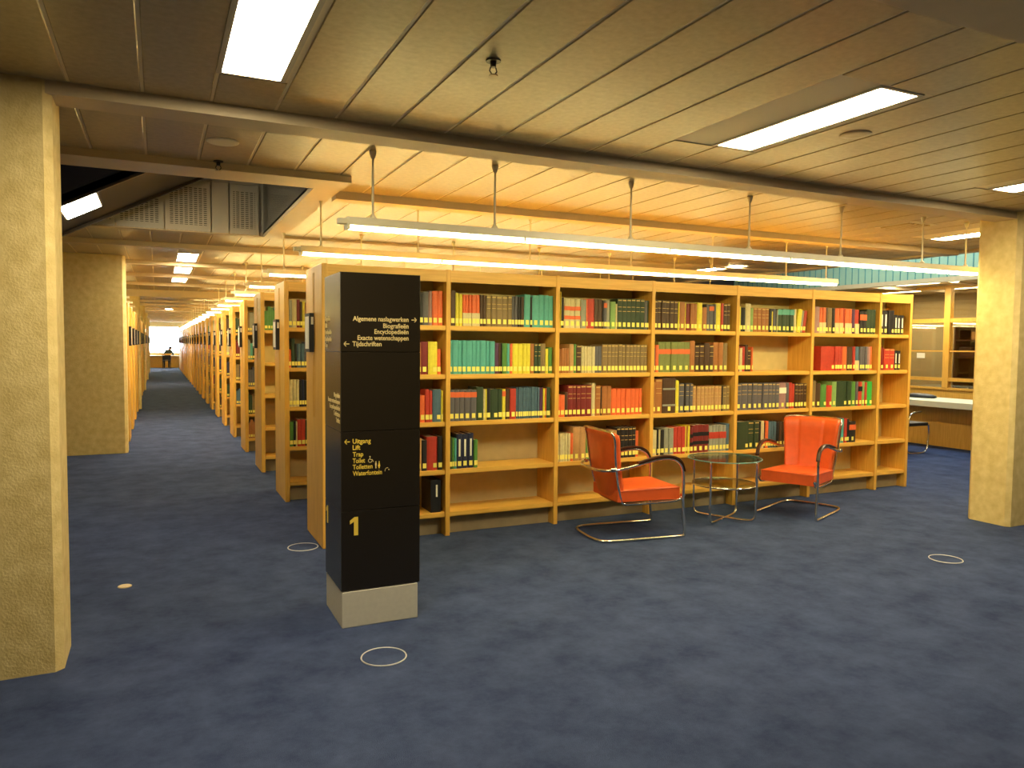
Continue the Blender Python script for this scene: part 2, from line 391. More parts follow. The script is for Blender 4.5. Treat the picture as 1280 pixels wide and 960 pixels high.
def full_case(label, y):
    t = thing('bookcase', label, 'bookcase', (0, y, 0), 0, 'double sided bookcases right of the aisle')
    part('end_panel', ENDM, t)
    for ux in UX[1:-1]: part('upright', UPM, t, (ux, 0, 0))
    part('end_panel', UPM, t, (6.62, 0, 0))
    for a, b in SP:
        w = b - a
        part('header', getm('header', w), t, (a, 0, 0)); part('back_panel', getm('back_panel', w), t, (a, 0, 0)); part('plinth', getm('plinth', w), t, (a, 0, 0)); part('plinth', getm('plinth', w), t, (a, BD-0.22, 0))
        for z in LV: part('shelf', getm('shelf', w), t, (a, 0, z))
    end_sign(t)
    return t
case1 = full_case('long front bookcase of orange wood facing the two armchairs', 0)
for c in list(case1.children):
    if c.name.startswith('sign_holder'): pass
case2 = copy_tree(case1); case2.location = (0, ROWP, 0); case2['label'] = 'second bookcase right of the aisle, directly behind the front one'
# lighter version for the rest: first two bays in parts, the remainder joined
proto = thing('bookcase', 'third bookcase right of the aisle, nearly empty shelves at its end', 'bookcase', (0, 2*ROWP, 0), 0, 'double sided bookcases right of the aisle')
part('end_panel', ENDM, proto)
for ux in UX[1:2]: part('upright', UPM, proto, (ux, 0, 0))
a, b = SP[0]; w = b - a
part('header', getm('header', w), proto, (a, 0, 0)); part('back_panel', getm('back_panel', w), proto, (a, 0, 0)); part('plinth', getm('plinth', w), proto, (a, 0, 0)); part('plinth', getm('plinth', w), proto, (a, BD-0.22, 0))
for z in LV: part('shelf', getm('shelf', w), proto, (a, 0, z))
rb = mb('wood_board').box(BW+T/2, 6.6, 0.004, BD-0.004, 2.1, 2.195)
for z in LV: rb.box(BW+T/2, 6.6, 0.012, BD-0.012, z-0.034, z)
rb.use('wood')
for ux in UX[2:]: rb.box(ux-T/2, ux+T/2, 0, BD, 0, BH)
rb.use('back_board').box(BW+T/2, 6.6, 0.325, 0.339, 0.16, 2.165); rb.use('plinth').box(BW+T/2, 6.6, 0.1, BD-0.1, 0, 0.16)
rb.build('far_bays', proto, kind='stuff')
end_sign(proto)
NR = 23
for i in range(3, NR):
    c = copy_tree(proto); c.location = (0, i*ROWP, 0); c['label'] = '%s bookcase right of the aisle counting away from the sign pillar' % ORD[i]
LEFTY = [4*ROWP + i*ROWP for i in range(0, 19)]
for i, yy in enumerate(LEFTY):
    c = copy_tree(proto); c.location = (-1.56, yy + BD, 0); c.rotation_euler = (0, 0, math.pi)
    c['label'] = '%s bookcase left of the aisle counting from the shaded column' % ORD[i]; c['group'] = 'bookcases left of the aisle'

# ------------------------------------------------------------------ books
PAL = {'T': ('teal', (0.10, 0.42, 0.36)), 'O': ('orange-red', (0.85, 0.16, 0.04)), 'Y': ('bright yellow', (0.82, 0.70, 0.05)), 'K': ('black', (0.02, 0.017, 0.015)),
       'B': ('dark brown', (0.085, 0.040, 0.016)), 'N': ('khaki brown', (0.27, 0.18, 0.07)), 'G': ('green', (0.10, 0.27, 0.05)), 'D': ('dark green', (0.035, 0.062, 0.025)),
       'W': ('cream', (0.68, 0.58, 0.30)), 'R': ('red', (0.55, 0.05, 0.025)), 'M': ('maroon', (0.22, 0.022, 0.018)), 'S': ('slate grey', (0.13, 0.12, 0.13)),
       'A': ('navy', (0.022, 0.025, 0.06)), 'L': ('light grey', (0.33, 0.33, 0.25)), 'P': ('dusky pink', (0.40, 0.22, 0.20)), 'C': ('tan leather', (0.42, 0.16, 0.04)),
       'E': ('pale green', (0.25, 0.42, 0.12)), 'U': ('steel blue', (0.09, 0.16, 0.21)), 'F': ('olive green', (0.22, 0.25, 0.07)), 'H': ('pinkish tan', (0.55, 0.30, 0.11)),
       'V': ('purple', (0.10, 0.035, 0.09)), 'X': ('bright green', (0.05, 0.45, 0.06))}
for k, (n_, c_) in PAL.items(): mat('cover_' + n_.replace(' ', '_').replace('-', '_'), c_, 0.5, noise=0.18, nscale=30)
def cm(k): return 'cover_' + PAL[k][0].replace(' ', '_').replace('-', '_')
mat('spine_label', (0.92, 0.80, 0.16), 0.6)
mat('gilt', (0.62, 0.42, 0.12), 0.4)
CELLS = {  # (bay, level from the top) : (start fraction, end fraction, books)
 (0,0): (0.02, 0.985, 'B30 R30*2 S25 O30*3 N40*3 G30 T30*4 Y25 G20h27 K22h26 S35h27 P22h28 O35h28 O32h28'),
 (0,1): (0.02, 0.97, 'D30*4 C30*5 M35*3 N30*3 B30*2 C22h26 C20h26 M48h27 Y60h27 O26h21'),
 (0,2): (0.02, 0.99, 'B30*3 R30*3 S30*4 D32*3 K30 O25h23 O25h22 R22h27 R18h26 U45h27 Y12h26'),
 (0,3): (0.02, 0.985, 'A34*4 G30*2 B35*3 M30h33 H24h27 K22h25 R44h28 K20h28'),
 (0,4): None,
 (1,0): (0.0, 0.995, 'B45h29 Y28h27 Y28 O22/W O25/W O25/W O33/W O33/W B25 B25 N40^*2 N48^*2 N35^ S22 S25 K20 K12 B25 T50h28 K20 T55h28 T45h28 T40h28*2'),
 (1,1): (0.0, 0.99, 'T25h28 T45h28 T35h28 T30h28 T50h28 T35h28 T35h28 T50h28 T30h28 T45h28 V35 B20 K12 G40 T25 O25 Y45 Y45 Y30 Y40 C35 D30^ D25^ N45 Y30h22 G35h23'),
 (1,2): (0.0, 0.975, 'S28!*3 S34!*2 D40h28 W12h26 Y8 K20h27 D45 D25 Y20!h26 B25 R35h26 U13h27*11 V22h26 Y12 O8 D25h27'),
 (1,3): (0.0, 0.265, 'D20 G15 T15 A38~h29 A38~h29 A38~h29 G26h24'),
 (1,4): None,
 (2,0): (0.0, 0.99, 'K15h26 Y8h32 K25h27 W45=*3 L45 O12 R60h27 B30h27 B35h27 K12 S25!h25 L30h26 E45h25 W15h23 D40^h28*6 S25h27 D15h27'),
 (2,1): (0.0, 0.98, 'C25h22 C20h22 C22h22 C22h22 H35h26 G20 B40^h25 W20h24*4 W25h24 S25h24 S30h24 N45^h26 N30^h26*11'),
 (2,2): (0.0, 0.93, 'O20h20 O40h20 B25h22 M40^h28 M30^h28*2 M45^h28 M50^h28 W30h30 C45^h27 K10h26 C40h27*2 O40h24*6 O25h24'),
 (2,3): (0.0, 0.90, 'W20h25*5 O20h25 H50h31 H45h30 G28h25*3 W25h25*5 H30h26 K30^h28*5 O26h24'),
 (2,4): None,
 (3,0): (0.0, 0.95, 'B38^h28*6 Y12h27 C55h27 Y10 M40h26 C35h26 C30h26 Y50h27 C45h23 S25 S45!h26 S20 Y50h27 R25h27 B35^h27*2'),
 (3,1): (0.0, 0.92, 'S25h23 O30h26 F60=h29*4 F65=h29 C50h30 B45^ B45^ B50h28 B45^ C50h29 C45h29 N45h28'),
 (3,2): (0.0, 0.96, 'C30h30 C65^h33 B120=h34 Y30h31 S50^h28 K18h28 S35^h28 S30^h28 H35^h25*8 K10h25 N35^h25 N30^h25'),
 (3,3): (0.0, 0.975, 'W50h24 K15h25 W15h24 K35h24 L40h25*2 R35h26*3 Y15h27 C12 Y15h27 M28=h25 M50=h27*3 L32!h26*5 U35h27'),
 (3,4): None,
 (4,0): (0.0, 0.95, 'Y30h25 K20h24 K25h24 W50h28 E30h24 C40^h24*4 K25h24 Y15h21 S25h24 K10h24 L12h23 D42!h24*4 W25h24 Y45h24l L25h23l R35h23l'),
 (4,1): (0.0, 0.215, 'M25h26 W25h24 R25h25 B22h27 B30^h22 O12h25'),
 (4,2): (0.0, 0.99, 'S35^h27 S40^h27 S30^h27*2 S35^h27*2 S25^h27 S22^h27 S25^h27 P45!h27 S20h27 R18h27 R22h26 B20^h26*4'),
 (4,3): (0.03, 0.75, 'D80h28 D45^h28 D35^h28 K15h28 W25h28 K10 O22h28 U20h27*3 K25h26 B25*2 R25'),
 (4,4): None,
 (5,0): (0.0, 0.985, 'P15h27 P40h28 O25/Wh27 O25/Wh27 B20h27 N35h27 K20h27 O35/Wh27 O30/Wh27 R15h28 O30/Wh27*2 V30h27 R35/Wh26 K30!h25 K30!h25 D30h27 D25h27 D25h27'),
 (5,1): (0.15, 0.945, 'R105h26 R20h26*3 O35h26 B25h26*2 R20h26 U35/Wh26 S22h26*3 P25h26 O15h26'),
 (5,2): (0.01, 0.96, 'N30h29 B30h26 G40h24 R35h23 E30h27 D70h28 D30h27 G28h27 S18h27 R25!h27 E20h27 R15 X35h27'),
 (5,3): (0.05, 0.72, 'B30 N30*3 B30h27 T20h27 T20h27 R18h27 K15h26 K40!h23'),
 (5,4): None,
 (6,0): (0.0, 0.85, 'K30~h26*2 K38h27 K24~h22*3'),
 (6,1): (0.0, 0.77, 'M45h26 R45^h24*2 K25~h22*2'),
 (6,2): None, (6,3): None, (6,4): None}
ROW2 = {0: 'L30h27 W40h28 M30h28 B20 Y25h26 C30h25 N30*3', 1: 'O20h18 D32h29 K20h24 U35h24 U30h24 S30*3 B25*2', 2: 'W30h27*3 K22h26 A22h27 K22h26 B30*3 R25*2',
        3: 'G35h25 K22h26 W14h25 R35h27 R35h27 D30*2 N28*2'}
def parse(s):
    out = []
    for tok in s.split():
        m_ = re.match(r'([A-Z])(\d+)([\^=!~l]|/[A-Z])?(?:h(\d+))?([l])?(?:\*(\d+))?$', tok)
        c, w, d, h, l, n_ = m_.groups()
        for i in range(int(n_ or 1)): out.append([c, float(w), d or '', (int(h) if h else 26)/100, bool(l)])
    return out
books = []   # dicts
def lay(bay, lev, f0, f1, s, row=0, x0=None, x1=None):
    L = parse(s); tot = sum(b[1] for b in L)
    if x0 is None:
        a, b = SP[bay]; W_ = b - a; x0 = a + 0.002 + f0*(W_-0.004); x1 = a + 0.002 + f1*(W_-0.004)
    sc = (x1-x0)/tot; x = x0; cell = []
    for c, w, d, h, l in L:
        w = w*sc
        cell.append(dict(c=c, x=x+0.0006, w=w-0.0012, h=min(h, 0.335)+random.uniform(-0.003, 0.003), d=d, lean=l, bay=bay, lev=lev, row=row, y=row*ROWP+0.03+random.uniform(0, 0.012), z=LV[4-lev]+0.002))
        x += w
    for b in cell:
        same = [q for q in cell if q['c'] == b['c']]; b['i'] = same.index(b); b['n'] = len(same)
        b['fat'] = b['w']; b['last'] = b is cell[-1]; b['firstbook'] = b is cell[0]
    books.extend(cell)
for (bay, lev), v in CELLS.items():
    if v: lay(bay, lev, *v)
for lev, s in ROW2.items(): lay(0, lev, 0, 0, s, 1, T+0.003, T+0.003+0.0011*sum(b[1] for b in parse(s)))
def visible(b):
    if b['row'] == 0 and b['bay'] == 0: return b['x'] > 0.74
    if b['row'] == 1: return b['x'] < 0.20
    return True
def size(b):
    p = Vector((b['x'], b['y'], b['z'])) - CAM
    return b['w'] * b['h'] / p.length_squared if visible(b) else 0
order = sorted(books, key=size, reverse=True)
for i, b in enumerate(order): b['single'] = (i < 300 and size(b) > 0) or b['lean']
def box_parts(b):
    """list of (part name, material, boxes) in local coords: origin at the lower left front corner of the spine"""
    w, h = b['w'], b['h']; D = min(0.2, 0.16 + w*0.5); t = min(0.003, w*0.2); P = []
    P.append(('page_block', 'paper', [(t, w-t, 0.006, D-0.004, 0.003, h-0.004)]))
    lw = min(w*0.86, 0.030)
    lx = (w-lw)/2
    if not (b['d'] == '' and w > 0.07): P.append(('spine_label', 'spine_label', [(lx, lx+lw, -0.0055, -0.0042, 0.022, 0.062)]))
    else: P.append(('spine_label', 'spine_label', [(w-lw-0.006, w-0.006, -0.0055, -0.0025, 0.022, 0.058)]))
    d = b['d']; e = 0.0004
    if d == '^': P.append(('title_band', 'gilt', [(w*0.12, w*0.88, -0.0052, -0.003, h*0.93, h*0.93+0.010), (w*0.12, w*0.88, -0.0052, -0.003, h*0.72, h*0.72+0.004), (w*0.12, w*0.88, -0.0052, -0.003, h*0.58, h*0.58+0.004)]))
    if d == '=':
        c = 'cover_orange_red' if b['c'] in 'WF' else ('cover_light_grey' if b['c'] == 'B' else 'black')
        zs = [(0.60, 0.74), (0.30, 0.42)] if b['c'] in 'WM' else ([(0.60, 0.76)] if b['c'] == 'F' else [(0.66, 0.71), (0.2, 0.25)])
        P.append(('title_band', c, [(-e, w+e, -0.0052, 0.001, h*q0, h*q1) for q0, q1 in zs]))
    if d == '!':
        c = {'S': 'cover_orange_red', 'D': 'cover_teal', 'L': 'cover_red', 'K': 'cover_orange_red', 'Y': 'cover_orange_red', 'P': 'card', 'R': 'black'}[b['c']]
        q = {'L': (0.5, 0.75), 'K': (0.6, 0.85), 'P': (0.6, 0.82), 'D': (0.75, 0.98), 'R': (0.6, 0.8)}.get(b['c'], (0.76, 0.93))
        P.append(('title_band', c, [(-e, w+e, -0.0052, 0.001, h*q[0], h*q[1])]))
    if d == '~': P.append(('title_band', 'card', [(w*0.35, w*0.65, -0.0055, -0.003, h*0.35, h*0.85)]))
    if d.startswith('/'): P.append(('title_band', cm(d[1]), [(-e, w+e, -0.0052, 0.001, 0.001, h*0.42)]))
    return P, D, t
def cover_geo(b, w, h, D, t, o=(0, 0, 0)):
    ox, oy, oz = o
    pts = [(0, D), (0, 0.002), (w*0.22, -0.0035), (w*0.5, -0.0045), (w*0.78, -0.0035), (w, 0.002), (w, D), (w-t, D), (w-t, 0.005), (t, 0.005), (t, D)]
    A = [b.bm.verts.new((ox+p[0], oy+p[1], oz)) for p in pts]; B = [b.bm.verts.new((ox+p[0], oy+p[1], oz+h)) for p in pts]
    n = len(pts)
    for i in range(n): b.face([A[i], A[(i+1) % n], B[(i+1) % n], B[i]])
    for V, r in ((A, 1), (B, 0)):
        for q in ((0, 1, 9, 10), (5, 6, 7, 8), (1, 2, 3, 9), (3, 8, 9), (3, 4, 5, 8)):
            f = [V[i] for i in q]; b.face(f[::-1] if r else f)
rest = MB()
LEVN = ['top shelf', 'second shelf', 'third shelf', 'fourth shelf', 'lowest shelf']
BAYN = ['the bay half behind the sign pillar', 'the first full bay right of the pillar', 'the second full bay', 'the middle bay', 'the fifth bay', 'the last wide bay', 'the narrow end bay']
for b in books:
    P, D, t = box_parts(b)
    if b['single']:
        me = mb(cm(b['c'])); cover_geo(me, b['w'], b['h'], D, t)
        o = me.build('book')
        o.location = (b['x'], b['y'], b['z'])
        if b['lean']: o.rotation_euler = (0, math.radians(7), 0); o.location.x += 0.0; o.location.z += 0.001 + b['w']*math.sin(math.radians(7))
        n = PAL[b['c']][0]
        sz = 'thick ' if b['w'] > 0.055 else ('slim ' if b['w'] < 0.02 else '')
        where = '%s, %s' % (LEVN[b['lev']], ['bay by the sign pillar', 'first full bay', 'second full bay', 'third full bay', 'fourth full bay', 'fifth full bay', 'narrow last bay'][b['bay']]) if b['row'] == 0 else '%s of the second bookcase' % LEVN[b['lev']]
        if b['n'] == 1: lab = '%s%s book, the only one on the %s' % (sz, n, where)
        else: lab = '%s book, %s of %s %s ones, %s' % (n, ORD[b['i']], NUM[b['n']], n.split()[-1] if len(where.split()) > 6 else n, where)
        o['label'] = lab; o['category'] = 'book'
        o['group'] = 'books on the ' + where
        for nm, m_, bx in P:
            q = mb(m_)
            for v in bx: q.box(*v)
            q.build(nm, o)
    else:
        rest.use(cm(b['c'])); cover_geo(rest, b['w'], b['h'], D, t, (b['x'], b['y'], b['z']))
        for nm, m_, bx in P:
            rest.use(m_)
            for v in bx: rest.box(b['x']+v[0], b['x']+v[1], b['y']+v[2], b['y']+v[3], b['z']+v[4], b['z']+v[5])
# the books of the bookcases further down the aisle
keys = 'BKNDMSCRAGTWULB'
for r_ in range(2, NR):
    for lev in range(5):
        if lev == 4 and random.random() < 0.6: continue
        if r_ == 2 and lev > 0: continue
        x = T + 0.004; z = LV[4-lev] + 0.002; end = 0.97 if r_ > 2 else 0.35
        if random.random() < 0.3: end = random.uniform(0.3, 0.9)
        c = random.choice(keys)
        while x < end - 0.05:
            if random.random() < 0.35: c = random.choice(keys)
            w = random.uniform(0.022, 0.045); h = random.uniform(0.22, 0.29); y0 = r_*ROWP + 0.03
            rest.use(cm(c)).box(x, x+w-0.002, y0, y0+0.18, z, z+h)
            rest.use('spine_label').box(x+0.004, x+w-0.006, y0-0.0012, y0, z+0.02, z+0.055)
            x += w
rest.build('shelved_books', label='rows of mixed small books filling the gaps and the bookcases down the aisle', category='books', kind='stuff')
# black box file on the lowest shelf beside the sign pillar
t = thing('box_file', 'black box file alone on the lowest shelf beside the sign pillar', 'box file', (0.885, 0.04, LV[0]+0.002))
mb('black').box(0, 0.09, 0, 0.24, 0, 0.27).bevel(0.002, 1).build('case', t)
mb('card').box(0.045, 0.06, -0.002, -0.0003, 0.13, 0.23).build('spine_label', t)

# ------------------------------------------------------------------ pendant lamps
LX0, LX1 = -0.07, 6.03
def pendant(y, label, z=2.302):
    t = thing('pendant_light', label, 'light', (LX0, y, z), 0, 'long fluorescent lamps hanging over the bookcases right of the aisle')
    L = LX1 - LX0
    mb('lamp_white').prism([(-0.055, 0.02), (0.055, 0.02), (0.045, 0.072), (-0.045, 0.072)], 'x', 0, L).build('housing', t)
    mb('lamp_white').box(-0.05, 0, -0.028, 0.028, 0.03, 0.062).build('end_cap', t)
    n = 5; s = L/n
    d0 = mb('tube_light').prism([(-0.043, 0.02), (-0.034, 0.0), (0.034, 0.0), (0.043, 0.02)], 'x', 0.012, s-0.012).build('diffuser', t)
    for i in range(1, n): inst(d0, t, (s*i, 0, 0))
    g0 = mb('lamp_white').box(-0.008, 0.008, -0.046, 0.046, -0.003, 0.02).build('clip', t)
    for i in range(1, n): inst(g0, t, (s*i, 0, 0))
    g0.location = (0.008, 0, 0)
    top = CZ - z
    r0 = MB().use('lamp_white').lathe([(0.022, 0.072), (0.022, 0.085), (0.008, 0.10), (0.0065, top-0.05), (0.014, top-0.045), (0.022, top-0.012), (0.022, top)], 0, 0, 10).build('rod', t)
    for i, x in enumerate((0.17, 1.01, 2.11, 3.25, 4.28, 5.33, 5.95)):
        if i == 0: r0.location = (x, 0, 0)
        else: inst(r0, t, (x, 0, 0))
    return t
L1 = pendant(-1.1, 'nearest hanging fluorescent lamp, in front of the front bookcase')
LY = [0.56, 2.58, 4.48] + [4.48 + ROWP*i for i in range(1, NR-3)]
for i, yy in enumerate(LY):
    c = copy_tree(L1); c.location = (LX0, yy, 2.302 + (0.012 if i == 0 else 0)); c['label'] = '%s hanging fluorescent lamp right of the aisle counting from the sign pillar' % ORD[i+1]
    if i == 0:
        for ch in c.children:
            if ch.name.startswith('rod'): ch.location.z = -0.012
for i, yy in enumerate(LEFTY[:17]):
    y_ = yy + BD + 0.605
    c = copy_tree(L1); c.location = (-1.62, y_, 2.302); c.rotation_euler = (0, 0, math.pi)
    c['label'] = '%s hanging fluorescent lamp left of the aisle counting from the shaded column' % ORD[i]; c['group'] = 'long fluorescent lamps left of the aisle'

# ------------------------------------------------------------------ recessed ceiling lamps
RL = ['bright recessed ceiling panel light over the aisle at the top left', 'bright recessed ceiling panel light above the armchairs', 'recessed ceiling light at the right edge in front of the concrete column',
      'recessed ceiling light just behind the right concrete column', 'recessed ceiling light beyond the far end of the front bookcase', 'nearest small recessed light over the far aisle',
      'second small recessed light over the far aisle', 'third small recessed light over the far aisle', 
      'recessed light near the far window of the aisle', 'long recessed ceiling light before the glazed partition', 'added recessed light brightening the room behind the glazed partition, above the dark cabinets', 'added recessed light left of the cabinets, brightening the room behind the partition', 'added recessed light brightening the room behind the partition, hidden by the right column']
for (cx, y0, y1), lb in zip(REC, RL):
    t = thing('recessed_light', lb, 'light', (cx, (y0+y1)/2, CZ), 0, 'recessed ceiling lights')
    h = (y1-y0)/2
    mb('steel_paint').box(-0.15, -0.126, -h, h, -0.002, 0.02).box(0.126, 0.15, -h, h, -0.002, 0.02).box(-0.126, 0.126, -h, -h+0.02, -0.002, 0.02).box(-0.126, 0.126, h-0.02, h, -0.002, 0.02).build('frame', t)
    mb('panel_light').box(-0.126, 0.126, -h+0.02, h-0.02, 0.002, 0.018).build('diffuser', t)

# ------------------------------------------------------------------ small ceiling fittings
def sprinkler(x, y, lb, s=1.0):
    t = thing('sprinkler', lb, 'sprinkler', (x, y, CZ))
    mb('dark_brass').lathe([(0.032*s, -0.006), (0.032*s, 0.0)], 0, 0, 16).build('escutcheon', t)
    b = mb('dark_brass').lathe([(0.012*s, -0.03*s), (0.014*s, -0.006)], 0, 0, 10)
    for sx in (-1, 1): b.tube([(sx*0.012*s, 0, -0.03*s), (sx*0.017*s, 0, -0.045*s), (sx*0.004*s, 0, -0.062*s)], 0.003*s, 6)
    b.build('body', t)
    mb('brass').lathe([(0.02*s, -0.067*s), (0.02*s, -0.062*s)], 0, 0, 12).build('deflector', t)
sprinkler(0.17, -2.81, 'dark sprinkler head on the ceiling between the two big light panels', 1.0)
sprinkler(-0.754, -0.36, 'small dark sprinkler head by the edge of the stair well', 1.0)
sprinkler(5.0, 1.6, 'tiny sprinkler head above the far half of the front bookcase', 1.0)
def disc(x, y, r, lb, m_):
    o = MB().use(m_).lathe([(r*0.6, -0.007), (r*0.92, -0.006), (r, -0.002), (r, 0.0)], 0, 0, 28).build('ceiling_speaker', label=lb, category='speaker')
    o.location = (x, y, CZ); return o
disc(-0.767, -0.893, 0.095, 'round cream disc on the ceiling in front of the stair well', 'card')
disc(2.45, -2.72, 0.085, 'round disc on the ceiling right beside the light panel above armchairs', 'ceiling_metal')
v = thing('ceiling_vent', 'square air vent in the ceiling above the narrow end of the bookcase', 'vent', (5.55, -0.70, CZ))
mb('steel_paint').box(-0.2, 0.2, -0.2, 0.2, -0.006, 0.0).build('frame', v)
for i in range(5):
    b = mb('ceiling_metal').prism([(-0.16+i*0.065, -0.006), (-0.13+i*0.065, -0.006), (-0.12+i*0.065, -0.018), (-0.15+i*0.065, -0.018)], 'y', -0.16, 0.16); b.build('slat', v)

# ------------------------------------------------------------------ floor rings
def ring(x, y, R, lb):
    t = thing('floor_outlet', lb, 'floor outlet', (x, y, 0), 0, 'round carpeted floor outlets')
    b = mb('ring_metal').torus(0, 0, 0.0015, R-0.003, 0.004, 48, 6); b.build('rim', t)
    MB().use('carpet').lathe([(R-0.006, 0.0), (R-0.006, 0.002)], 0, 0, 40).build('lid', t)
ring(-0.12, -2.14, 0.116, 'round floor outlet with pale rim in front of the sign pillar')
ring(4.235, -2.14, 0.116, 'round floor outlet with pale rim near the right concrete column')
ring(-0.135, 0.12, 0.116, 'round floor outlet with pale rim beside the front bookcase end panel')
o = MB().use('brass').lathe([(0.042, 0.0), (0.042, 0.003), (0.036, 0.006)], 0, 0, 24).build('floor_plate', label='small pale round metal plate in the carpet of the aisle', category='floor plate'); o.location = (-1.354, -0.383, 0)

# ------------------------------------------------------------------ sign pillar
sp = thing('sign_pillar', 'black square sign pillar with gold lettering on a pale block', 'sign', (-0.23, -1.68, 0))
PWX, PDY = 0.452, 0.425
mb('white_block').box(0, PWX-0.012, 0, PDY, 0, 0.205).bevel(0.003, 1).build('base_block', sp, label='pale grey base block')
joints = [0.209, 0.659, 1.104, 1.545, 1.984]
for a, b in zip(joints, joints[1:]):
    q = mb('dark_panel').box(0, PWX, 0, 0.012, a+0.0015, b-0.0015).bevel(0.0015, 1); q.build('front_panel', sp)
    q = mb('dark_side').box(-0.004, -0.0005, 0.002, PDY, a+0.0015, b-0.0015); q.build('side_panel', sp)
mb('dark_panel').box(0.0, PWX, 0.0125, PDY, 0.206, 1.983).build('core', sp)
DG = bpy.context.evaluated_depsgraph_get
def text(s, parent, x, z, width, size, m_, align='L', side=False, y=0.0):
    cu = bpy.data.curves.new('lettering', 'FONT'); cu.body = s; cu.size = size; cu.extrude = 0.0006; cu.resolution_u = 3; cu.offset = size*0.016
    o = bpy.data.objects.new('tmp', cu); COL.objects.link(o)
    bpy.context.view_layer.update()
    me = bpy.data.meshes.new_from_object(o.evaluated_get(DG())); bpy.data.objects.remove(o)
    me.name = 'lettering'
    xs = [v.co.x for v in me.vertices]; x0, x1 = min(xs), max(xs); k = width/(x1-x0) if width else 1
    for v in me.vertices:
        lx = (v.co.x - x0)*k; ly = v.co.y; lz = v.co.z
        if align == 'R': lx -= (x1-x0)*k
        if side: v.co = Vector((-0.0046 + lz*-1, y - lx, z + ly))
        else: v.co = Vector((x + lx, -0.0007 - lz, z + ly))
    me.materials.clear(); me.materials.append(MATS[m_])
    q = bpy.data.objects.new('lettering', me); COL.objects.link(q); q.parent = parent
    return q
def px(p): return (p-427)/214.0 - 0.006
SZ = 0.040
for s, wa, wb_, zc, al in (('Algemene naslagwerken', 443, 510, 1.728, 'R'), ('Biografieën', 479, 510, 1.691, 'R'), ('Encyclopedieën', 468.5, 510, 1.658, 'R'), ('Exacte wetenschappen', 448.5, 510, 1.623, 'R'), ('Tijdschriften', 441.5, 476, 1.589, 'L')):
    text(s, sp, px(wb_ if al == 'R' else wa), zc-0.011, (wb_-wa)/211, SZ*0.92, 'lettering_gold', al)
for s, wb_, zc in (('Uitgang', 463, 1.048), ('Lift', 450.5, 1.013), ('Trap', 454, 0.975), ('Toilet', 456, 0.939), ('Toiletten', 465, 0.904), ('Waterfontein', 476.5, 0.868)):
    text(s, sp, px(441.5), zc-0.011, (wb_-441.5)/211, SZ*0.92, 'lettering_yellow')
x_ = px(438); mb('lettering_yellow').prism([(x_+0.022, 0.521), (x_+0.046, 0.521), (x_+0.046, 0.625), (x_+0.026, 0.625), (x_+0.0, 0.606), (x_+0.0, 0.585), (x_+0.022, 0.599)], 'y', -0.0015, -0.0003).build('numeral_one', sp)
def arrow(cx, cz, dirx, m_):
    b = mb(m_); L = 0.015; w = 0.0022
    b.box(cx-L, cx+L, -0.0015, -0.0003, cz-w, cz+w)
    hx = cx + dirx*L
    for s in (-1, 1):
        b.prism([(hx, cz-w*1.2*s), (hx, cz+w*1.2*s), (hx-dirx*0.011, cz+s*0.014), (hx-dirx*0.014, cz+s*0.011)], 'y', -0.0015, -0.0003)
    b.build('arrow', sp)
arrow(px(517), 1.728, 1, 'lettering_gold'); arrow(px(434.5), 1.589, -1, 'lettering_gold'); arrow(px(435), 1.048, -1, 'lettering_yellow')
def flat_ring(b, cx, cz, r0, r1, a0, a1, n=16):
    for i in range(n):
        t0 = a0 + (a1-a0)*i/n; t1 = a0 + (a1-a0)*(i+1)/n
        b.prism([(cx+r0*math.cos(t0), cz+r0*math.sin(t0)), (cx+r1*math.cos(t0), cz+r1*math.sin(t0)), (cx+r1*math.cos(t1), cz+r1*math.sin(t1)), (cx+r0*math.cos(t1), cz+r0*math.sin(t1))], 'y', -0.0015, -0.0003)
b = mb('lettering_gold'); cx, cz = px(463), 0.941
flat_ring(b, cx-0.002, cz-0.004, 0.009, 0.012, math.radians(100), math.radians(360)); flat_ring(b, cx-0.003, cz+0.018, 0, 0.004, 0, 2*math.pi, 10)
b.box(cx-0.0045, cx-0.001, -0.0015, -0.0003, cz, cz+0.013).box(cx-0.002, cx+0.010, -0.0015, -0.0003, cz, cz+0.003).prism([(cx+0.008, cz+0.002), (cx+0.011, cz+0.002), (cx+0.018, cz-0.012), (cx+0.014, cz-0.012)], 'y', -0.0015, -0.0003)
b.build('wheelchair_symbol', sp)
for k, m_ in ((0, 'lettering_gold'), (1, 'lettering_yellow')):
    cx = px(469.5 + 4*k); cz = 0.911; b = mb(m_); flat_ring(b, cx, cz+0.017, 0, 0.0035, 0, 2*math.pi, 10)
    if k == 0: b.box(cx-0.0045, cx+0.0045, -0.0015, -0.0003, cz-0.004, cz+0.012).box(cx-0.003, cx+0.003, -0.0015, -0.0003, cz-0.020, cz-0.004)
    else: b.prism([(cx-0.003, cz+0.012), (cx+0.003, cz+0.012), (cx+0.007, cz-0.010), (cx-0.007, cz-0.010)], 'y', -0.0015, -0.0003).box(cx-0.003, cx+0.003, -0.0015, -0.0003, cz-0.020, cz-0.010)
    b.build('figure_symbol', sp)
b = mb('lettering_gold'); cx, cz = px(483), 0.880
flat_ring(b, cx+0.004, cz-0.004, 0.013, 0.016, math.radians(75), math.radians(200), 10); flat_ring(b, cx+0.012, cz, 0, 0.004, 0, 2*math.pi, 10)
b.build('fountain_symbol', sp)
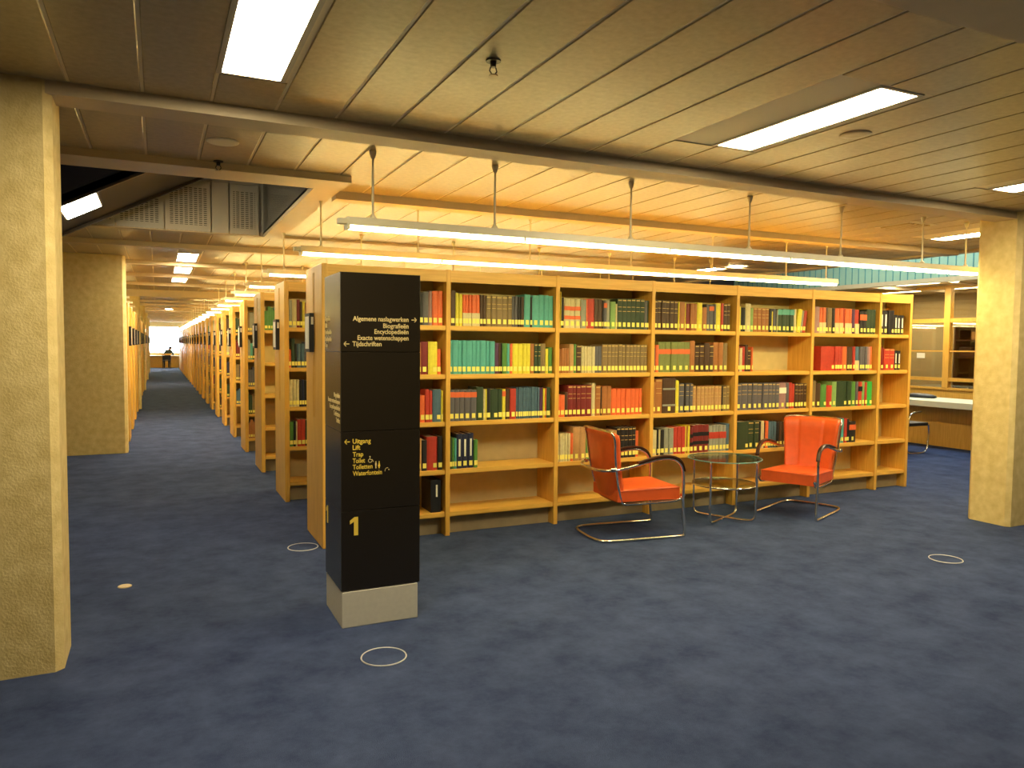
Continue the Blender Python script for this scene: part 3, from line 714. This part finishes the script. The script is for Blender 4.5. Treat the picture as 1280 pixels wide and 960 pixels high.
# lettering on the pillar's left side (too small in view to read; the same kind of lines)
for s, w_, zc in (('Biografieën', 0.14, 1.735), ('Lift', 0.05, 1.695), ('Encyclopedieën', 0.17, 1.655), ('Encyclopedieën', 0.17, 1.615), ('Trap', 0.06, 1.58)):
    text(s, sp, 0, zc-0.011, w_, SZ*0.9, 'lettering_gold', 'L', True, PDY-0.02)
for s, w_, zc in (('Biografieën', 0.15, 1.30), ('Exacte wetenschappen', 0.31, 1.265), ('Encyclopedieën', 0.27, 1.23), ('Toiletten', 0.16, 1.195), ('Toilet', 0.10, 1.16)):
    text(s, sp, 0, zc-0.011, w_, SZ*0.9, 'lettering_gold', 'R', True, 0.02)
mb('lettering_yellow').prism([(PDY-0.052, 0.521), (PDY-0.076, 0.521), (PDY-0.076, 0.625), (PDY-0.056, 0.625), (PDY-0.03, 0.606), (PDY-0.03, 0.585), (PDY-0.052, 0.599)], 'x', -0.0062, -0.0045).build('numeral_one', sp)

# ------------------------------------------------------------------ armchairs
def smooth(pts, it=2, closed=False):
    P = [Vector(p) for p in pts]
    for _ in range(it):
        Q = []; n = len(P)
        if not closed: Q.append(P[0])
        for i in range(n if closed else n-1):
            a, b = P[i], P[(i+1) % n]; Q += [a*0.75 + b*0.25, a*0.25 + b*0.75]
        if not closed: Q.append(P[-1])
        P = Q
    return P
def make_chair(label, loc, rz):
    t = thing('armchair', label, 'armchair', loc, rz, 'orange tubular steel armchairs')
    r = 0.0125; hw = 0.285
    half = [(-0.40, 0.0, r), (-0.40, 0.13, r), (-0.37, 0.25, r), (-0.25, hw, r), (0.0, hw, r), (0.30, hw, r), (0.375, hw, r), (0.385, hw, 0.03), (0.375, hw, 0.12), (0.36, hw, 0.30), (0.365, hw, 0.48),
            (0.36, hw, 0.56), (0.33, hw, 0.63), (0.25, hw, 0.672), (0.12, hw, 0.668), (0.0, hw, 0.64), (-0.15, hw, 0.605), (-0.25, hw, 0.59), (-0.33, 0.24, 0.582), (-0.375, 0.14, 0.58), (-0.385, 0.0, 0.58)]
    path = half + [(x, -y, z) for x, y, z in half[-2:0:-1]]
    mb('chrome').tube(smooth(path, 2, True), r, 10, True).build('frame', t, label='chrome tube frame')
    def rx(v, a=1.0): return -0.205 - 0.095*v - 0.022*math.sin(math.pi*v) + 0.035*abs(a)**3 - 0.004 - (0.018*((v-0.86)/0.14) if v > 0.86 else 0)
    def rh(v): return 0.222 + 0.058*v + 0.004
    h2 = [(0.372, 0.262, 0.37), (0.365, 0.262, 0.335), (0.33, 0.26, 0.308), (0.2, 0.255, 0.302), (-0.10, 0.24, 0.296), (-0.165, 0.230, 0.298)] + [(rx(v), rh(v), 0.30+0.60*v) for v in (0.08, 0.3, 0.5, 0.7, 0.86, 0.94)] + [(rx(1, 0.93), rh(1)*0.93, 0.893), (rx(1, 0.7)-0.004, rh(1)*0.7, 0.900), (rx(1, 0.35)-0.006, rh(1)*0.35, 0.902), (rx(1, 0)-0.006, 0, 0.902)]
    p2 = h2 + [(x, -y, z) for x, y, z in h2[-2::-1]]
    mb('chrome').tube(smooth(p2, 2), 0.010, 8).build('seat_rail', t, label='chrome seat and back rail')
    for s in (-1, 1):
        arc = [(0.372, s*hw, 0.560), (0.345, s*hw, 0.645), (0.25, s*hw, 0.690), (0.12, s*hw, 0.686), (0.02, s*hw, 0.663), (-0.06, s*hw, 0.642)]
        b = mb('arm_wood'); pts = smooth(arc, 2); prev = None
        for p in pts:
            ring_ = [b.bm.verts.new((p.x, p.y+dy, p.z+dz)) for dy, dz in ((-0.018, -0.006), (0.018, -0.006), (0.018, 0.006), (0.010, 0.011), (-0.010, 0.011), (-0.018, 0.006))]
            if prev:
                for j in range(6): b.face([prev[j], prev[(j+1) % 6], ring_[(j+1) % 6], ring_[j]])
            else: b.face(ring_)
            prev = ring_
        b.face(prev[::-1]); b.build('armrest', t, label='dark wooden armrest')
    # seat cushion
    st = MB().use('leather'); nx, ny = 16, 16
    def top(u, v, s):
        x = -0.215 + 0.565*u; y = (v-0.5)*2*(0.238 + 0.012*u)
        e = min(u, 1-u, v, 1-v)*16; k = min(1, e)
        rnd = 0.012*(1-k)**2
        if s > 0: z = 0.418 + 0.014*u + 0.010*math.sin(math.pi*u)*math.sin(math.pi*v) - rnd
        else: z = 0.312 + rnd*0.6
        return (x, y, z)
    G = {}
    for s in (1, -1):
        for i in range(nx+1):
            for j in range(ny+1): G[s, i, j] = st.bm.verts.new(top(i/nx, j/ny, s))
        for i in range(nx):
            for j in range(ny):
                f = st.face([G[s, i, j], G[s, i+1, j], G[s, i+1, j+1], G[s, i, j+1]]); f.smooth = True
    for i in range(nx):
        for j in (0, ny): st.face([G[1, i, j], G[1, i+1, j], G[-1, i+1, j], G[-1, i, j]])
    for j in range(ny):
        for i in (0, nx): st.face([G[1, i, j], G[1, i, j+1], G[-1, i, j+1], G[-1, i, j]])
    so = st.build('seat', t, label='orange leather seat cushion')
    pb = []
    for i in range(41):
        u = i/40
        pb.append((-0.215+0.565*u if True else 0, 0, 0))
    per = [(-0.21, -0.24), (0.35, -0.252), (0.352, 0.252), (-0.21, 0.24)]
    for zz, nm in ((0.408, 'piping'),):
        pts = [(per[0][0], per[0][1], zz-0.003), (per[1][0], per[1][1], zz+0.010), (per[2][0], per[2][1], zz+0.010), (per[3][0], per[3][1], zz-0.003)]
        mb('leather').tube(pts, 0.0035, 6).build(nm, so)
    # backrest: three vertical channels
    bk = MB().use('leather'); nu, nv = 36, 18; G = {}
    def bp(u, v, s):
        hw_ = 0.222 + 0.058*v; a = (u-0.5)*2
        z = 0.30 + 0.60*v; xb = -0.205 - 0.095*v - 0.022*math.sin(math.pi*v)
        if v > 0.9: z -= 0.018*((v-0.9)/0.1)**2*abs(a)**4
        th = 0.062
        e = min(1, (1-abs(a))*9); k = math.sqrt(max(0, 1-(1-e)**2)); e2 = min(1, (1-v)*12, v*14+0.3); k2 = math.sqrt(max(0, 1-(1-e2)**2))
        gro = math.exp(-((abs(a)-0.46)/0.035)**2)*0.014
        wing = 0.035*abs(a)**3
        if s > 0: x = xb + wing + th*0.5 + th*0.5*k*k2 - gro*k2
        else: x = xb + wing + th*0.5 - th*0.5*k*k2
        if v > 0.86: x -= 0.018*((v-0.86)/0.14)
        return (x, a*hw_, z)
    for s in (1, -1):
        for i in range(nu+1):
            for j in range(nv+1): G[s, i, j] = bk.bm.verts.new(bp(i/nu, (j/nv)**0.9 if j < nv else 1.0, s))
        for i in range(nu):
            for j in range(nv):
                f = bk.face([G[s, i, j], G[s, i+1, j], G[s, i+1, j+1], G[s, i, j+1]]); f.smooth = True
    for i in range(nu):
        for j in (0, nv): bk.face([G[1, i, j], G[1, i+1, j], G[-1, i+1, j], G[-1, i, j]])
    for j in range(nv):
        for i in (0, nu): bk.face([G[1, i, j], G[1, i, j+1], G[-1, i, j+1], G[-1, i, j]])
    bmesh.ops.remove_doubles(bk.bm, verts=bk.bm.verts, dist=0.0005)
    bo = bk.build('backrest', t, label='orange leather backrest with three vertical channels')
    # seat rail clamps on the arm tube
    for s in (-1, 1):
        mb('chrome').box(-0.30, -0.26, s*0.272-0.014, s*0.272+0.014, 0.575, 0.605).bevel(0.003, 1).build('clamp', t)
        mb('chrome').box(0.352, 0.378, s*0.272-0.020, s*0.272+0.020, 0.345, 0.365).build('clamp', t)
    return t
make_chair('orange leather armchair left of the glass table, seen from behind', (2.47, -0.495, 0), math.radians(-6.9))
make_chair('orange leather armchair right of the glass table, its seat facing us', (4.495, -0.463, 0), math.radians(203.5))

# ------------------------------------------------------------------ glass table
tb = thing('side_table', 'round two-tier glass side table with chrome legs between the armchairs', 'table', (3.555, -0.45, 0), math.radians(26))
RT = 0.30; r = 0.011
for k in range(2):
    a = k*math.pi/2; c, s = math.cos(a), math.sin(a); zz = 0.012 + k*0.012
    prof = [(-RT, 0.565), (-RT, 0.30), (-RT, 0.07), (-RT+0.02, zz+0.012), (-RT+0.08, zz), (0, zz), (RT-0.08, zz), (RT-0.02, zz+0.012), (RT, 0.07), (RT, 0.30), (RT, 0.565)]
    mb('chrome').tube(smooth([(p*c, p*s, z) for p, z in prof], 2), r, 8).build('leg_frame', tb)
MB().use('glass').lathe([(0.325, 0.567), (0.328, 0.570), (0.328, 0.575), (0.325, 0.578)], 0, 0, 48).build('table_top', tb, label='clear round glass top')
mb('teal_fin').torus(0, 0, 0.5725, 0.3285, 0.0045, 48, 6).build('glass_edge', tb)
MB().use('glass').lathe([(0.284, 0.340), (0.284, 0.346)], 0, 0, 48).build('lower_shelf', tb, label='clear round lower glass shelf')
mb('chrome').torus(0, 0, 0.337, 0.286, 0.008, 48, 8).build('rim', tb)

# ------------------------------------------------------------------ stair in the well
SL = 0.534; SY0, SY1 = 1.25, 2.7
def sz_(x): return 2.629 + SL*(x + 1.957)
st = thing('staircase', 'dark staircase rising through the ceiling opening at the left', 'staircase', (0, 0, 0))
xa, xb_ = -6.88, -0.08
b = mb('soffit').prism([(xa, sz_(xa)), (xb_, sz_(xb_)), (xb_, sz_(xb_)+0.06), (xa, sz_(xa)+0.06)], 'y', SY0, SY1); b.build('soffit', st)
mb('dark_brass').prism([(xa, sz_(xa)-0.03), (xb_, sz_(xb_)-0.03), (xb_, sz_(xb_)), (xa, sz_(xa))], 'y', SY1-0.05, SY1).build('edge_strip', st)
mb('dark_brass').prism([(xa, sz_(xa)-0.03), (xb_, sz_(xb_)-0.03), (xb_, sz_(xb_)), (xa, sz_(xa))], 'y', SY0, SY0+0.03).build('edge_strip', st)
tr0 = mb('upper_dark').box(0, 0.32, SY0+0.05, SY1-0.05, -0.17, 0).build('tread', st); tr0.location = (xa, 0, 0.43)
for i in range(1, 20):
    inst(tr0, st, (xa + 0.3184*i, 0, 0.43 + 0.17*i))
for yy in (SY0, SY1-0.04):
    mb('stair_navy').prism([(xa, 0.02), (xa+0.05, 0.0), (xb_, sz_(xb_)), (xb_, UZ-0.12), (-1.2, UZ-0.12), (xa, 1.25)], 'y', yy, yy+0.04).build('balustrade', st)
lt = thing('stair_light', 'bright square light under the dark staircase beside the left column', 'light', (-1.72, 1.68, sz_(-1.72)-0.002)); lt.rotation_euler = (0, -math.atan(SL), 0)
mb('dark_brass').box(-0.17, 0.17, -0.33, 0.33, -0.010, -0.001).build('frame', lt)
mb('panel_light').box(-0.15, 0.15, -0.31, 0.31, -0.016, -0.010).build('diffuser', lt)

# ------------------------------------------------------------------ right hand side: glazed partition, desk, chair
PX = 12.6
wp = struct(mb('wood').box(PX, PX+0.06, -1.3, 9, 0, 0.80), 'wall_partition')
def rail(y0, y1, z0, z1, x0=PX-0.02, x1=PX+0.07, nm='rail'): return mb('wood').box(x0, x1, y0, y1, z0, z1).build(nm, wp)
rail(-1.3, 9, 0.80, 0.84); rail(-1.3, 9, 0.965, 1.03); rail(-1.3, 9, 2.09, 2.17)
rail(-1.3, 9, 2.74, 2.80)
ys = [-1.3 + 1.73*i for i in range(6)] ; ys = [3.69 + 1.73*i for i in range(-3, 4)]
for y0 in ys:
    if -1.3 < y0 < 9: rail(y0-0.06, y0+0.06, 0.84, 2.74, PX-0.028, PX+0.078, nm='post')
for y0, y1 in zip(ys, ys[1:]):
    rail(y0+0.06, y1-0.06, 1.53, 1.555, PX, PX+0.05, 'glazing_bar')
    mb('partition_glass').box(PX+0.02, PX+0.03, y0+0.06, y1-0.06, 0.84, 0.965).build('pane', wp)
    mb('partition_glass').box(PX+0.02, PX+0.03, y0+0.06, y1-0.06, 1.03, 1.53).build('pane', wp)
    mb('partition_glass').box(PX+0.02, PX+0.03, y0+0.06, y1-0.06, 1.555, 2.09).build('pane', wp)
    mb('partition_glass').box(PX+0.02, PX+0.03, y0+0.06, y1-0.06, 2.17, 2.74).build('pane', wp)
o = mb('card').box(PX+0.004, PX+0.012, 4.15, 4.32, 1.40, 1.50).build('notice', label='small cream notice on the glazed partition beside the bookcase end', category='notice')
for i, (y0, lb) in enumerate(((3.85, 'dark brown cabinet behind the left panes of the glazed partition'), (2.65, 'dark brown cabinet behind the right panes of the glazed partition'))):
    t = thing('cabinet', lb, 'cabinet', (13.7, y0, 0), 0, 'dark cabinets behind the partition')
    y0_ = -1.0
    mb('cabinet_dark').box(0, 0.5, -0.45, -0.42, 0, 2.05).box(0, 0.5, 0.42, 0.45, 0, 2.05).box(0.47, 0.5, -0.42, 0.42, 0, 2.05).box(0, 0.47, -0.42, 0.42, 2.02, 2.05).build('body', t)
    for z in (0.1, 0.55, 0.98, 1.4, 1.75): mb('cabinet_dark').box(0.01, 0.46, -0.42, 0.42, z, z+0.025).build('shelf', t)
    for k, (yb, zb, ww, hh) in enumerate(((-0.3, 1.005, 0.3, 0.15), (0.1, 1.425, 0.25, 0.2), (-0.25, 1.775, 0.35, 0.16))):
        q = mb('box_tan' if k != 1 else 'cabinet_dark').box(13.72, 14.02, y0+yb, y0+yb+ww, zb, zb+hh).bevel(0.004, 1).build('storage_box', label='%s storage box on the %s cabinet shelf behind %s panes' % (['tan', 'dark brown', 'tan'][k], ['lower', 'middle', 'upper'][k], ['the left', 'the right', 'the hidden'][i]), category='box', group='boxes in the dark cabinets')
struct(mb('wall_paint').box(14.6, 14.7, -1.3, 9, 0, 2.8), 'wall_room')
# desk
dk = thing('desk', 'long desk with cream top between the bookcase end and right column', 'desk', (9.95, -0.8, 0))
mb('desk_white').box(0, 0.95, 0, 6.5, 0.665, 0.76).bevel(0.004, 1).build('desk_top', dk)
mb('wood').box(0.42, 0.45, 0.03, 6.4, 0.0, 0.665).build('back_panel', dk)
for yy in (0.02, 2.18, 4.35, 6.4): mb('wood').box(0.02, 0.9, yy, yy+0.05, 0, 0.665).build('end_panel', dk)
# desk chair with tube frame
ch = thing('desk_chair', 'dark desk chair with chrome tube frame at the long desk', 'chair', (9.2, 1.98, 0), math.radians(0))
for s in (-1, 1):
    pts = [(0.22, s*0.24, 0.44), (0.24, s*0.24, 0.30), (0.20, s*0.24, 0.02), (0.0, s*0.24, 0.012), (-0.20, s*0.24, 0.012), (-0.26, s*0.24, 0.06), (-0.24, s*0.24, 0.35), (-0.22, s*0.24, 0.55), (-0.16, s*0.24, 0.63), (0.05, s*0.24, 0.64)]
    mb('chrome').tube(smooth(pts, 2), 0.013, 8).build('leg_frame', ch)
mb('black').box(-0.2, 0.24, -0.225, 0.225, 0.42, 0.47).bevel(0.012, 2).build('seat', ch)
mb('black').box(-0.265, -0.23, -0.21, 0.21, 0.55, 0.80).bevel(0.01, 2).build('backrest', ch)
for s in (-1, 1): mb('chrome').tube([(-0.235, s*0.19, 0.44), (-0.247, s*0.19, 0.78)], 0.011, 8).build('back_post', ch)
# dark bag on the desk
bg = MB().use('black'); rings = []
for i in range(9):
    u = i/8; rings.append((0.17*math.sin(math.pi*min(1, 0.5 + u*0.5)) + 0.03 if i else 0.19, 0.0 + 0.075*u))
bg.lathe([(0.17, 0.0), (0.195, 0.015), (0.19, 0.04), (0.15, 0.065), (0.08, 0.078), (0.02, 0.08)], 0, 0, 20)
o = bg.build('bag', label='flat dark bag lying on the long cream desk', category='bag'); o.location = (10.55, 2.72, 0.761); o.scale = (0.7, 1.5, 0.9)

# ------------------------------------------------------------------ end of the aisle: window bench, reader on a chair
dk = thing('window_desk', 'pale desk along the far window at the end of the aisle', 'desk', (-3, 44.1, 0))
mb('desk_white').box(0, 7, 0, 0.85, 0.72, 0.76).build('desk_top', dk)
mb('wood').box(0.02, 6.98, 0.6, 0.63, 0, 0.72).build('back_panel', dk)
for xx in (0.0, 1.35, 3.9, 6.96): mb('wood').box(xx, xx+0.04, 0.02, 0.8, 0, 0.72).build('end_panel', dk)
c = thing('reading_chair', 'dark chair with wooden back rail at the far window', 'chair', (-0.66, 43.55, 0), math.pi/2)
mb('black').box(-0.22, 0.22, -0.23, 0.23, 0.43, 0.47).bevel(0.01, 2).build('seat', c)
mb('black').box(-0.245, -0.225, -0.23, 0.23, 0.50, 0.76).bevel(0.005, 1).build('back_pad', c)
mb('wood').box(-0.25, -0.22, -0.25, 0.25, 0.78, 0.88).bevel(0.006, 1).build('backrest', c)
for sx, sy in ((-1, -1), (-1, 1), (1, -1), (1, 1)): mb('black').box(sx*0.21-0.017, sx*0.21+0.017, sy*0.21-0.017, sy*0.21+0.017, 0, 0.43 if sx > 0 else 0.43).build('leg', c)
for s in (-1, 1): mb('black').tube([(-0.21, s*0.21, 0.43), (-0.235, s*0.21, 0.80)], 0.014, 8).build('back_post', c)
def person():
    J = {'pel': (0, 0, 0.61, .13), 'wai': (0.03, 0.02, 0.72, .125), 'che': (0.10, 0.09, 0.96, .15), 'nec': (0.16, 0.16, 1.09, .068), 'hed0': (0.19, 0.20, 1.15, .08), 'hed1': (0.205, 0.21, 1.205, .092), 'hed2': (0.205, 0.20, 1.265, .078)}
    E_ = [('pel', 'wai'), ('wai', 'che'), ('che', 'nec'), ('nec', 'hed0'), ('hed0', 'hed1'), ('hed1', 'hed2')]
    for s, n in ((-1, 'l'), (1, 'r')):
        J.update({n+'sh': (0.12+s*0.17, 0.10, 1.03, .062), n+'el': (0.12+s*0.25, 0.28, 0.82, .045), n+'wr': (0.12+s*0.14, 0.50, 0.80, .030), n+'ha': (0.12+s*0.12, 0.57, 0.795, .034), n+'hf': (0.12+s*0.11, 0.64, 0.79, .018),
                  n+'hip': (s*0.09, 0.03, 0.58, .09), n+'kn': (s*0.13, 0.44, 0.555, .062), n+'an': (s*0.13, 0.42, 0.10, .042), n+'he': (s*0.13, 0.43, 0.045, .04), n+'to': (s*0.13, 0.60, 0.035, .032)})
        E_ += [('che', n+'sh'), (n+'sh', n+'el'), (n+'el', n+'wr'), (n+'wr', n+'ha'), (n+'ha', n+'hf'), ('pel', n+'hip'), (n+'hip', n+'kn'), (n+'kn', n+'an'), (n+'an', n+'he'), (n+'he', n+'to')]
    names = list(J); me = bpy.data.meshes.new('person')
    me.from_pydata([J[n][:3] for n in names], [(names.index(a), names.index(b)) for a, b in E_], [])
    o = bpy.data.objects.new('tmp', me); COL.objects.link(o)
    md = o.modifiers.new('s', 'SKIN'); md.use_smooth_shade = True
    for i, n in enumerate(names):
        r_ = J[n][3]; me.skin_vertices[0].data[i].radius = (r_, r_)
    me.skin_vertices[0].data[0].use_root = True
    sb = o.modifiers.new('u', 'SUBSURF'); sb.levels = 2
    bpy.context.view_layer.update()
    m2 = bpy.data.meshes.new_from_object(o.evaluated_get(DG())); bpy.data.objects.remove(o)
    for k in ('jacket', 'trousers', 'skin'): m2.materials.append(MATS[k])
    for f in m2.polygons:
        c_ = f.center; f.use_smooth = True
        f.material_index = 2 if (c_.z > 1.09 or (c_.y > 0.48 and c_.z > 0.7)) else (1 if c_.z < 0.60 else 0)
    p_ = bpy.data.objects.new('person', m2); COL.objects.link(p_)
    return p_
pr = person(); pr.location = (-0.66, 43.55, 0)
pr['label'] = 'person in dark jacket reading at the window end of the aisle'; pr['category'] = 'person'
hb = mb('trousers'); N_ = 12; hr = []
for i in range(7):
    a = math.pi*i/6*0.62; hr.append((0.100*math.sin(a) + 0.001, 1.220 + 0.100*math.cos(a)))
hb.lathe(hr[::-1], 0.205, 0.185, N_); hb.build('hair', pr)
